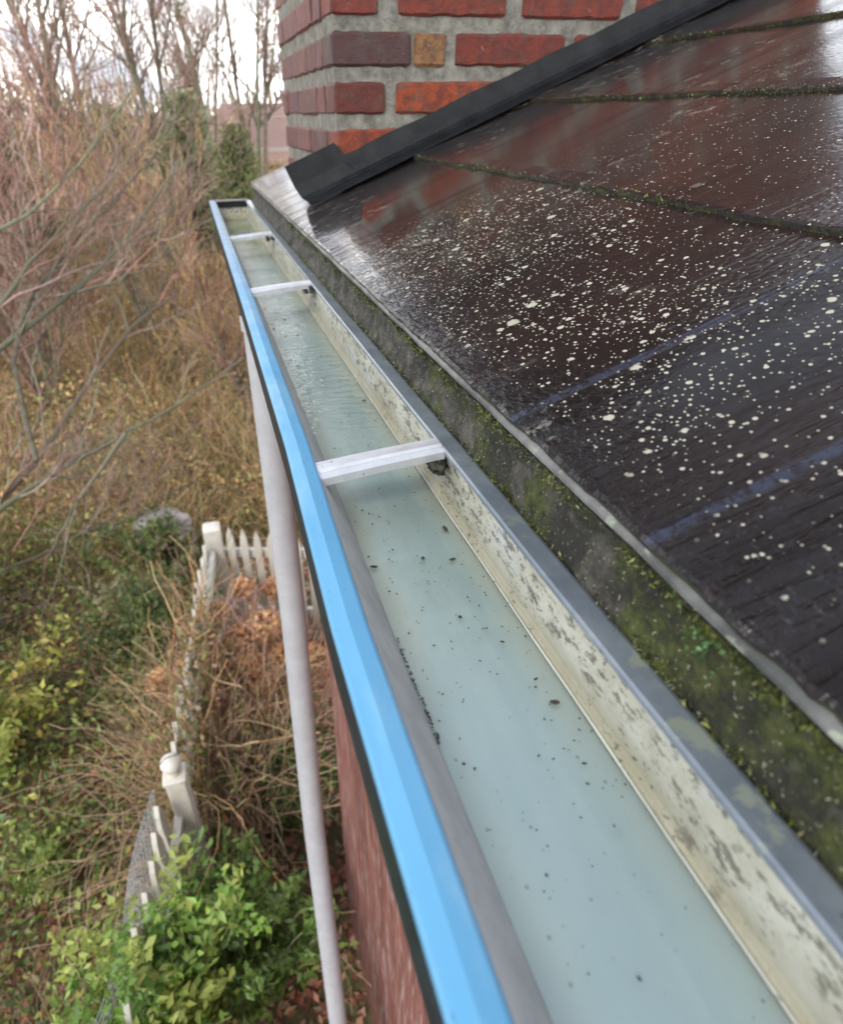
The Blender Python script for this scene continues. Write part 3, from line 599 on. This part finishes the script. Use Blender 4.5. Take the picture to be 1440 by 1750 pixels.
def thick(N, xr, yr, hgt, cols, lean=.5, r=.0035, curl=.16, grav=-.05, dens=None, n=7, zo=0):
    x = rng.uniform(*xr, N); y = rng.uniform(yr[0]**.5, yr[1]**.5, N)**2 if yr[0] > 0 else rng.uniform(*yr, N)
    if dens is not None: k = dens(x, y); x, y = x[k], y[k]; N = len(x)
    d = np.stack([rng.normal(0, lean, N), rng.normal(0, lean, N), np.ones(N)], 1); cl = .65+.35*np.sin(x*1.9+1.3*np.sin(y*1.1))*np.sin(y*1.5+x)
    P = strand(np.stack([x, y, gz(x, y)+zo], 1), d, hgt*rng.uniform(.4, 1.2, N)*np.clip(cl, .3, 1), n, curl, grav); rr = r*(1+y/14)
    return tubes(P, rr[:, None]*np.linspace(1, .35, n)[None], jcol(cols, N, .3), 3)
def conifer(x, y, h, r, label, cols, seed=0):
    b = float(gz(x, y)); t = thing('conifer', label, 'conifer', (x, y, b), 'green conifers behind the bare shrubs')
    P = np.array([[(x, y, b+h*q) for q in np.linspace(0, .97, 8)]]); V, F, C = tubes(P, np.linspace(.10, .01, 8)[None], jcol(GRYB, 1), 6); mk('trunk', V, F, MAT['bark'], t, C)
    nb = 230; q = rng.uniform(.10, .99, nb); a = rng.uniform(0, 6.28, nb); L = r*(1-q)**.75*rng.uniform(.6, 1.15, nb)+.1; base = np.stack([np.full(nb, x), np.full(nb, y), b+h*q], 1)
    Pb = strand(base, np.stack([np.cos(a), np.sin(a), .45*np.ones(nb)], 1), L, 6, .07, -.03); Rb = np.linspace(.014, .004, 6)[None]*np.ones((nb, 1))
    f = rng.integers(0, nb, 9000); s = rng.uniform(.15, 1, 9000)*5; i0 = np.minimum(s.astype(int), 4); fr = (s-i0)[:, None]; c = Pb[f, i0]*(1-fr)+Pb[f, i0+1]*fr+rng.normal(0, .05, (9000, 3))
    dd = unit(Pb[f, 5]-Pb[f, 0])+rng.normal(0, .5, (9000, 3))+np.array([0, 0, .3])
    V, F, C = merge([tubes(Pb, Rb, jcol(GRYB, nb), 3), leaves(c, .13, cols, .4, .16, .4, D=dd)]); mk('crown', V, F, MAT['leaf'], t, C)
GRN = [(.20, .25, .11), (.26, .30, .14), (.31, .33, .17), (.16, .19, .09)]
conifer(-1.0, 11.5, 2.7, 1.0, 'green conifer showing through the bare twigs at the upper middle left', GRN)
conifer(.75, 11.0, 2.45, .75, 'bright green conifer beside the brown roof of the far house', GRN[1:3]+[(.16, .19, .06)])
conifer(-2.9, 11.5, 3.0, 1.2, 'dull green conifer half hidden at the upper left', [(.09, .12, .05), (.12, .14, .06)])
conifer(.1, 12.5, 2.7, 1.0, 'dark green conifer between the two other green conifers', GRN[:2])

# wood on the skyline
V, F, C = merge([thick(6000, (-40, 30), (26, 60), 3.6, PINK+GRYB, .28, .006, .1, .0, None, 6), thick(1300, (-40, 30), (26, 60), 5.5, GRYB, .15, .016, .06, .02, None, 7)])
props(mk('far_wood', V, F, MAT['twig'], None, C), 'hazy bare woodland along the skyline beyond the garden', 'wood', None, 'stuff')
# far house seen between chimney and conifer
fh = thing('far_house', 'distant house with a faded brown shingle roof beside the chimney', 'house', (3.6, 25, -1.6))
zb = float(gz(3.6, 25))-.05
m = MB(); m.box(1.3, 7.4, 23.2, 29, zb, -.95); m.build('wall', MAT['farwall'], fh)
m = MB(); m.add([(.7, 22.7, -1.30), (8, 22.7, -1.30), (7.1, 26, .30), (1.5, 26, .30), (.7, 29.5, -1.30), (8, 29.5, -1.30), (.7, 22.7, -1.40), (8, 22.7, -1.40), (.7, 29.5, -1.40), (8, 29.5, -1.40)], [(0, 1, 2, 3), (3, 2, 5, 4), (0, 3, 4), (1, 5, 2), (6, 7, 1, 0), (8, 4, 5, 9), (6, 0, 4, 8), (7, 9, 5, 1), (6, 8, 9, 7)])
fr_ = m.build('roof', MAT['farroof'], fh)
for x in (2.2, 4.6): 
    m = MB(); m.box(x, x+.9, 23.16, 23.21, -1.75 if zb < -1.8 else zb+.1, -1.2); m.build('window', MAT['glass'], fh)

# thicket, brambles and ground cover
def scatter_leaves(N, xr, yr, zr, size, cols, dens=None, upb=.6):
    x = rng.uniform(*xr, N); y = rng.uniform(*yr, N); 
    if dens is not None: k = dens(x, y); x, y = x[k], y[k]; N = len(x)
    hum = .5+.5*np.sin(x*2.3+1.7*np.sin(y*1.3))*np.sin(y*1.9+x*.6)
    z = gz(x, y)+rng.uniform(0, 1, N)**.7*(zr[0]+(zr[1]-zr[0])*hum); return leaves(np.stack([x, y, z], 1), size, cols, upb)
wild = lambda x, y: ~((x > -.45) & (y < 4.6)) & ~((x > .6) & (y < 7))
bankd = lambda x, y: (x < .9+y*.12) & (x > -1.6-y*.62) & ~((x > -.5) & (y < 4.4))
V, F, C = merge([thick(32000, (-9, 3), (4.2, 20), 1.2, TANB, .6, .0032, .2, -.06, bankd), thick(9000, (-9, 3), (4.6, 17), 1.0, PINK, .7, .0028, .22, -.04, bankd), thick(7000, (-6, 1.5), (4.0, 12), .95, OLIVE, .7, .003, .25, -.1, bankd)])
props(mk('bramble_thicket', V, F, MAT['twig'], None, C), 'tangled tan and russet bramble thicket covering the bank behind the fence', 'thicket', None, 'stuff')
V, F, C = merge([scatter_leaves(60000, (-8, 2.5), (4.3, 15), (.15, .95), .05, [(.44, .38, .13), (.52, .40, .18), (.30, .31, .10), (.56, .34, .17), (.38, .24, .13)], bankd), thick(4000, (-7, 1.5), (4, 12), .8, TANB[:3], .5, .004, .2, -.1, bankd)])
props(mk('dry_undergrowth', V, F, MAT['drylf'], None, C), 'ochre and olive dead leaves hanging in the thicket on the bank', 'undergrowth', None, 'stuff')
leftd = lambda x, y: (x < -.30-.12*(3.3-np.minimum(y, 3.3))) & (x > -1.2-y*.75)
V, F, C = merge([scatter_leaves(30000, (-4.2, -.1), (.3, 4.9), (.05, .55), .042, [(.13, .20, .045), (.22, .28, .06), (.33, .34, .08), (.09, .15, .035), (.22, .19, .07)], leftd),
                 thick(5000, (-4.2, -.1), (.3, 4.9), .75, OLIVE+TANB[:2]+PINK[:1], .7, .0022, .2, -.09, leftd)])
props(mk('ground_cover', V, F, MAT['leaf'], None, C), 'low green and yellowish leafy ground cover left of the picket fence', 'ground cover', None, 'stuff')
V, F, C = scatter_leaves(16000, (-3.2, .6), (.1, 4.4), (.0, .03), .055, [(.38, .18, .11), (.46, .26, .16), (.27, .11, .07), (.52, .35, .24)], None, 1.2)
props(mk('leaf_litter', V, F, MAT['drylf'], None, C), 'fallen reddish brown leaves on the soil below the downpipe', 'leaf litter', None, 'stuff')

def bush(name, c, rad, h, nl, size, cols, label, cat, group=None, stems=40, scol=OLIVE, asp=.5, clump=28, upb=.7, mat='leaf', parts=True):
    """leafy bush > stems, foliage, leaves gathered in clumps at the shoot ends"""
    g = float(gz(c[0], c[1])); t = thing(name, label, cat, (c[0], c[1], g), group)
    a = rng.uniform(0, 6.28, stems); L = h*rng.uniform(.6, 1.12, stems); sp = rad/h*rng.uniform(.1, 1.1, stems)
    P = strand(np.stack([c[0]+rng.normal(0, rad*.12, stems), c[1]+rng.normal(0, rad*.12, stems), np.full(stems, g)], 1), np.stack([np.cos(a)*sp, np.sin(a)*sp, np.ones(stems)], 1), L, 8, .09, .0); R = np.linspace(.008, .002, 8)[None]*np.ones((stems, 1))
    b, d, r = children(P, R, 5, .6, .3, 1, .35); P2 = strand(b, d, h*.28*rng.uniform(.4, 1.2, len(b)), 5, .12, .03); R2 = np.maximum(r[:, None]*.6, .0012)*np.linspace(1, .5, 5)[None]
    V, F, C = merge([tubes(P, R, jcol(scol, stems), 4), tubes(P2, R2, jcol(scol, len(P2)), 3)]); mk('stem', V, F, MAT['twig'], t, C)
    f = rng.integers(0, len(P2), nl); s = rng.uniform(.1, 1, nl)**.7*4; i0 = np.minimum(s.astype(int), 3); fr = (s-i0)[:, None]; cc = P2[f, i0]*(1-fr)+P2[f, i0+1]*fr+rng.normal(0, size*.55, (nl, 3))
    tone = np.asarray(cols)[rng.integers(0, len(cols), len(P2))][f]; V, F, C = leaves(cc, size, (.1, .1, .1), upb, asp, .3); C = np.repeat(np.clip(tone*rng.uniform(.65, 1.35, (nl, 1)), 0, 1), 6, 0)
    mk('foliage', V, F, MAT[mat], t, C); return t
BRT = [(.16, .29, .05), (.21, .36, .06), (.29, .42, .09), (.11, .21, .04), (.33, .39, .09)]
bush('green_shrub', (-.47, 1.0), .12, .92, 9000, .036, BRT, 'bright green leafy shrub in front of the near picket fence post', 'shrub', None, 60)
bush('green_shrub', (-.20, 1.18), .24, .70, 6500, .034, [(.13, .22, .045), (.18, .27, .06), (.09, .15, .035)], 'lower darker green shrub between the bright shrub and the downpipe', 'shrub', None, 40)
bush('green_shrub', (.02, 1.9), .26, .45, 1200, .05, [(.08, .13, .03), (.12, .17, .04)], 'small green shrub low beside the red board wall', 'shrub', None, 26)
DK = [(.06, .10, .03), (.10, .14, .035), (.15, .19, .05), (.17, .15, .07)]
bush('evergreen_shrub', (-.66, 3.1), .34, .75, 3600, .045, DK, 'dark evergreen shrub directly left of the far fence post', 'shrub', None, 46)
bush('evergreen_shrub', (-.62, 4.1), .4, .6, 2200, .05, DK, 'dark evergreen shrub behind the far fence post', 'shrub', None, 40)
bush('yellow_shrub', (-1.55, 2.6), .55, .75, 3800, .05, [(.38, .37, .07), (.28, .31, .06), (.19, .24, .05), (.42, .34, .09)], 'yellow green leafy shrub in the middle of the left edge', 'shrub', None, 46)
bush('yellow_shrub', (-1.15, 1.9), .3, .35, 1200, .035, [(.18, .25, .05), (.30, .34, .08), (.13, .18, .04)], 'low yellowish shrub left of the near fence post', 'shrub', None, 40)
bush('yellow_shrub', (-2.3, 3.6), .8, .95, 4200, .055, [(.23, .26, .09), (.32, .32, .11), (.17, .19, .07)], 'olive green shrub at the left edge below the leaning tree', 'shrub', None, 46)

# hydrangea: russet stems and dried flower heads at the gate
hy = thing('hydrangea_shrub', 'dried hydrangea with orange brown flower heads in front of the white gate', 'shrub', (-.06, 2.45, -3.1))
ns = 120; a = rng.uniform(0, 6.28, ns); sp = rng.uniform(.1, .75, ns); P = strand(np.stack([-.05+rng.normal(0, .09, ns), 2.4+rng.normal(0, .12, ns), np.full(ns, -3.12)], 1), np.stack([np.cos(a)*sp, np.sin(a)*sp, np.ones(ns)], 1), rng.uniform(.5, .98, ns), 9, .07, -.01); R = np.linspace(.006, .0028, 9)[None]*np.ones((ns, 1))
b, d, r = children(P, R, 7, .6, .25, 1, .15); P2 = strand(b, d, rng.uniform(.1, .35, len(b)), 5, .14, 0); R2 = np.full((len(b), 5), .0018)
HC = [(.58, .32, .22), (.50, .26, .18), (.64, .42, .30)]
V, F, C = merge([tubes(P, R, jcol(HC, ns), 4), tubes(P2, R2, jcol(HC, len(b)), 3)]); mk('stem', V, F, MAT['twig'], hy, C)
def zat(u, v, z): 
    q = np.array([u-650., v-875., 1049.17]); d = np.array([q@EX, q@EY, -(q@ED)]); return d*z/d[2]
for (u, v, z, rr_) in ((418, 1003, -2.42, .055), (368, 1050, -2.38, .06), (452, 1068, -2.38, .075), (276, 1165, -2.44, .060), (318, 1150, -2.44, .062), (405, 1090, -2.42, .06), (463, 1003, -2.5, .05), (350, 1095, -2.5, .05), (495, 1075, -2.5, .06), (425, 1135, -2.5, .06), (478, 1120, -2.52, .055), (385, 1150, -2.55, .055), (448, 1168, -2.6, .06), (530, 1120, -2.55, .06)):
    c0 = zat(u, v, z); n = 420; q = unit(rng.normal(0, 1, (n, 3))); V, F, C = leaves(c0+q*rr_*rng.uniform(.55, 1.0, (n, 1))*np.array([1, 1, .85])*1.3, .034, [(.66, .37, .18), (.74, .46, .25), (.55, .29, .14), (.78, .54, .32)], 0, .8, .3)
    s_ = tubes(np.array([np.linspace(c0, (c0[0]*.4-.02, 2.4+(c0[1]-2.4)*.5, -2.85), 6)]), np.full((1, 6), .004), jcol(HC, 1), 4); Vm, Fm, Cm = merge([(V, F, C), s_]); mk('flower_head', Vm, Fm, MAT['drylf'], hy, Cm)
# twiggy brown shrub between the hydrangea and the green shrub, over the fence
tw = thing('twiggy_shrub', 'brown twiggy leafless shrub sprawling over the fence below the hydrangea', 'shrub', (-.12, 1.95, -3.1))
ns = 190; a = rng.uniform(0, 6.28, ns); sp = rng.uniform(.1, .9, ns); P = strand(np.stack([-.33+rng.normal(0, .13, ns), 2.02+rng.normal(0, .2, ns), np.full(ns, -3.12)], 1), np.stack([np.cos(a)*sp, np.sin(a)*sp, np.ones(ns)], 1), rng.uniform(.55, 1.0, ns), 9, .14, -.05); R = np.linspace(.0045, .002, 9)[None]*np.ones((ns, 1))
b, d, r = children(P, R, 8, .7, .2, 1, 0); P2 = strand(b, d, rng.uniform(.12, .42, len(b)), 6, .2, -.05); R2 = np.full((len(b), 6), .0015)
V, F, C = merge([tubes(P, R, jcol([(.42, .30, .18), (.48, .32, .21), (.33, .28, .16)], ns), 4), tubes(P2, R2, jcol([(.42, .30, .18), (.54, .36, .25), (.34, .31, .16)], len(b)), 3)]); mk('stem', V, F, MAT['twig'], tw, C)
f = rng.integers(0, len(P2), 1500); V, F, C = leaves(P2[f, rng.integers(1, 6, 1500)]+rng.normal(0, .02, (1500, 3)), .035, [(.14, .15, .05), (.20, .17, .06), (.25, .12, .07)], .3); mk('foliage', V, F, MAT['drylf'], tw, C)

# ---------------------------------------------------------------- picket fence and gate
def picket(name, base, top, wdt, parent, dirv, tilt=0, thick_=.018):
    x, y = base; ux, uy = dirv; nx_, ny_ = -uy, ux; prof = [(-.5, 0), (.5, 0), (.5, .90), (.32, .955), (0, 1.0), (-.32, .955), (-.5, .90)]; zb_ = -3.08; H = top-zb_; V = []
    for s in (-.5, .5):
        for (p, q) in prof: V.append((x+ux*p*wdt+nx_*s*thick_+tilt*q, y+uy*p*wdt+ny_*s*thick_, zb_+q*H))
    n = 7; F = [tuple(range(n))[::-1], tuple(range(n, 2*n))]+[(i, (i+1) % n, n+(i+1) % n, n+i) for i in range(n)]
    return mk(name, V, F, MAT['fence'], parent)
def barbox(name, p, q, w_, h_, parent):
    p, q = np.array(p, float), np.array(q, float); d = unit((q-p)[None])[0]; s = unit(np.cross(d, (0, 0, 1))[None])[0]*w_/2; u = np.array([0, 0, h_/2])
    V = [e+a*s+b_*u for e in (p, q) for a, b_ in ((-1, -1), (1, -1), (1, 1), (-1, 1))]; return mk(name, V, [(0, 1, 2, 3), (7, 6, 5, 4), (0, 4, 5, 1), (1, 5, 6, 2), (2, 6, 7, 3), (3, 7, 4, 0)], MAT['fence'], parent)
def post(parent, x, y, top, wdt, finial):
    m = MB(); h = wdt/2; m.box(x-h, x+h, y-h, y+h, -3.12, top-.11 if finial else top-.02)
    if finial:
        m.box(x-h*1.18, x+h*1.18, y-h*1.18, y+h*1.18, top-.11, top-.092)
    else:
        m.add([(x-h, y-h, top-.02), (x+h, y-h, top-.02), (x+h, y+h, top-.02), (x-h, y+h, top-.02), (x-h*.55, y-h*.55, top), (x+h*.55, y-h*.55, top), (x+h*.55, y+h*.55, top), (x-h*.55, y+h*.55, top)], [(4, 5, 6, 7), (0, 1, 5, 4), (1, 2, 6, 5), (2, 3, 7, 6), (3, 0, 4, 7)])
    po = m.build('post', MAT['fence'], parent, bevel=.006)
    if finial:
        m2 = MB(); pr_ = [(.022, -.092), (.026, -.080), (.020, -.070), (.034, -.052), (.040, -.034), (.034, -.014), (.016, -.002), (.001, 0)]; n = 16
        V = [(x+r_*math.cos(2*math.pi*j/n), y+r_*math.sin(2*math.pi*j/n), top+dz) for r_, dz in pr_ for j in range(n)]; F = [(i*n+j, i*n+(j+1) % n, (i+1)*n+(j+1) % n, (i+1)*n+j) for i in range(len(pr_)-1) for j in range(n)]
        m2.add(V, F); f_ = m2.build('finial', MAT['fence'], po, True)
A = np.array([-.205, 3.30]); Bp = np.array([-.415, 1.55]); Cc = np.array([-.60, .20])
fe = thing('picket_fence', 'white picket fence with a ball topped post running below the gutter', 'fence', (-.41, 1.55, -3.1))
post(fe, Bp[0]+.02, Bp[1], -1.97, .072, True)
for (p, q, n, top) in ((A, Bp, 17, -2.16), (Bp, Cc, 14, -2.12)):
    d = (q-p)/np.linalg.norm(q-p)
    for i in range(1, n): c = p+(q-p)*i/n+np.array([-.03, 0]); picket('picket', c, top+.03*abs(i/n-.5)*2-(.06 if p is A and i < 3 else 0), .062, fe, d, rng.normal(0, .004))
    for z in (-2.32, -2.88): barbox('rail', (p[0], p[1], z), (q[0], q[1], z), .03, .07, fe)
gt = thing('picket_gate', 'white picket gate turned across the path beside its square post', 'gate', (.1, 3.25, -3.1))
post(gt, A[0]+.01, A[1], -2.12, .105, False)
E = np.array([.62, 3.06]); d = (E-A)/np.linalg.norm(E-A); st = A+d*.115
for i in range(9): c = st+d*.083*i; picket('picket', c, -2.14-.015*min(i, 4), .044, gt, d)
for z in (-2.36, -2.86): barbox('rail', (A[0]+.04, A[1]+.03, z), (E[0], E[1]+.03, z), .03, .06, gt)
# vine over the long fence run
N = 1500; s = rng.uniform(.34, .93, N); pp = A[None]+(Bp-A)[None]*s[:, None]+rng.normal(0, .05, (N, 2)); zz = -2.13-np.abs(rng.normal(0, .22, N))
V1 = leaves(np.stack([pp[:, 0], pp[:, 1], zz], 1), .034, [(.26, .24, .09), (.18, .21, .06), (.34, .22, .12), (.40, .30, .18)], .4)
n = 260; s = rng.uniform(.36, .93, n); pb = A[None]+(Bp-A)[None]*s[:, None]; P = strand(np.stack([pb[:, 0]+rng.normal(0, .04, n), pb[:, 1], -2.9+rng.uniform(0, .7, n)], 1), np.stack([rng.normal(0, .25, n), rng.normal(0, .9, n), np.full(n, .55)], 1), rng.uniform(.3, .8, n), 8, .22, .0)
V2 = tubes(P, np.full((n, 8), .0022), jcol(TANB+PINK[:2], n, .3), 3); V, F, C = merge([V1, V2])
props(mk('fence_vine', V, F, MAT['drylf'], None, C), 'dry twining vine tangled over the long run of the picket fence', 'vine', None, 'stuff')
# garden netting hung on the near fence
P = []; c1_, c2_ = np.array([-.50, 1.60]), np.array([-.70, .62])
def npt(s, q): 
    p = c1_+(c2_-c1_)*s; return (p[0]-.10*q-.03*math.sin(s*7), p[1]+.02*math.sin(q*5+s*3), -2.20-.06*math.sin(s*5)-.85*q)
lines = [[npt(s, q) for q in np.linspace(0, 1, 12)] for s in np.linspace(0, 1, 34)]+[[npt(s, q) for s in np.linspace(0, 1, 12)] for q in np.linspace(0, 1, 28)]
V, F, C = tubes(np.array(lines), np.full((62, 12), .0013), jcol((.35, .38, .4), 62), 3)
props(mk('garden_netting', V, F, MAT['net'], None), 'sheet of thin grey garden netting hanging on the left of the near fence', 'netting')
m = MB(); c0 = zat(262, 893, -2.62); blob(m, tuple(c0), .12, 9, 4, (1.3, .8, .45), .08); blob(m, (c0[0]+.17, c0[1]+.05, c0[2]-.03), .08, 8, 5, (1.2, .8, .5), .08)
sb = float(gz(c0[0], c0[1])); blob(m, (c0[0]+.05, c0[1]+.1, (sb+c0[2])/2-.03), .2, 9, 6, (1.2, .9, 1.5), .12)
props(m.build('garden_stone', MAT['stone'], None, True), 'pale flat topped stone standing in the brush beyond the fence', 'stone')

# ---------------------------------------------------------------- downpipe
dp = thing('downpipe', 'pale lilac grey round downpipe dropping from the front of the gutter', 'pipe', (.03, .55, -3.1))
P = np.array([(.0705, .950, -.2515), (.0700, .948, -.31), (.0690, .94, -.55), (.0670, .92, -.83), (.0590, .89, -1.12), (.0500, .84, -1.42), (.037, .66, -2.1), (.025, .40, -3.09)])
tt = np.linspace(0, 7, 40); Q = np.stack([np.interp(tt, np.arange(8), P[:, k]) for k in range(3)], 1)
V, F, C = tubes(Q[None], np.full((1, 40), .0247), np.array([[.5, .5, .5]]), 32); mk('pipe', V, F, MAT['pipe'], dp, smooth=True)
for z, k in ((-.86, 3), (-2.4, 5)):
    y = np.interp(-z, -P[:, 2], P[:, 1]); x = np.interp(-z, -P[:, 2], P[:, 0]); 
    if z < -2: m = MB(); m.box(x+.02, .192, y-.012, y+.012, z-.012, z+.012); m.build('bracket', MAT['pipe'], dp, bevel=.002)
V, F, C = tubes(np.array([[(.0705, .95, -.2512), (.0704, .9497, -.262), (.0703, .949, -.275)]]), np.full((1, 3), .0278), np.array([[.5, .5, .5]]), 32); mk('outlet_collar', V, F, MAT['pipe'], dp, smooth=True)

# moss tufts growing along the eave, tiny blades
N = 5200; y = rng.uniform(.02, 1.2, N)**1.1; row = rng.random(N); dn = .5+.5*np.sin(y*23)*np.sin(y*57+2); k = dn > rng.random(N)*.9; y = y[k]; row = row[k]; n = len(y)
z = np.where(row < .7, -.1665-np.abs(rng.normal(0, .0035, n)), -.2015+np.abs(rng.normal(0, .003, n))); x = np.where(row < .7, .1662, .1605)-.001
V, F, C = leaves(np.stack([x+rng.normal(0, .0012, n), y, z], 1), .0034, [(.045, .065, .014), (.10, .12, .02), (.03, .035, .015), (.16, .17, .05)], .2, .35, .4)
props(mk('eave_moss', V, F, MAT['leaf'], None, C), 'green and black moss tufts growing along the edge under the roof tiles', 'moss', None, 'stuff')
n = 34; c = np.array([.1635, .134, -.176]); q = rng.normal(0, 1, (n, 3))*np.array([.0016, .0045, .0045]); V, F, C = leaves(c+q, .0032, [(.06, .14, .045), (.09, .18, .06)], .3, .6)
props(mk('small_fern', V, F, MAT['leaf'], None, C), 'tiny bright green weed growing out of the mossy eave edge', 'plant')
# moss cushion on the tile edges
N = 2600; kk = rng.integers(1, 4, N); yy = rng.uniform(.0, 1.2, N); xx = np.array(CX)[kk]; keep = (.5+.5*np.sin(yy*19+kk*4)) > rng.random(N)*1.3; kk, yy, xx = kk[keep], yy[keep], xx[keep]
V, F, C = leaves(np.stack([xx-.0005+rng.normal(0, .0009, len(xx)), yy, Z0+B*(xx-X0)+rng.uniform(0, .008, len(xx))], 1), .003, [(.05, .06, .015), (.12, .13, .03), (.02, .02, .012), (.25, .27, .08)], .3, .5)
props(mk('tile_moss', V, F, MAT['leaf'], None, C), 'thin moss lines along the lower edges of the upper roof courses', 'moss', None, 'stuff')
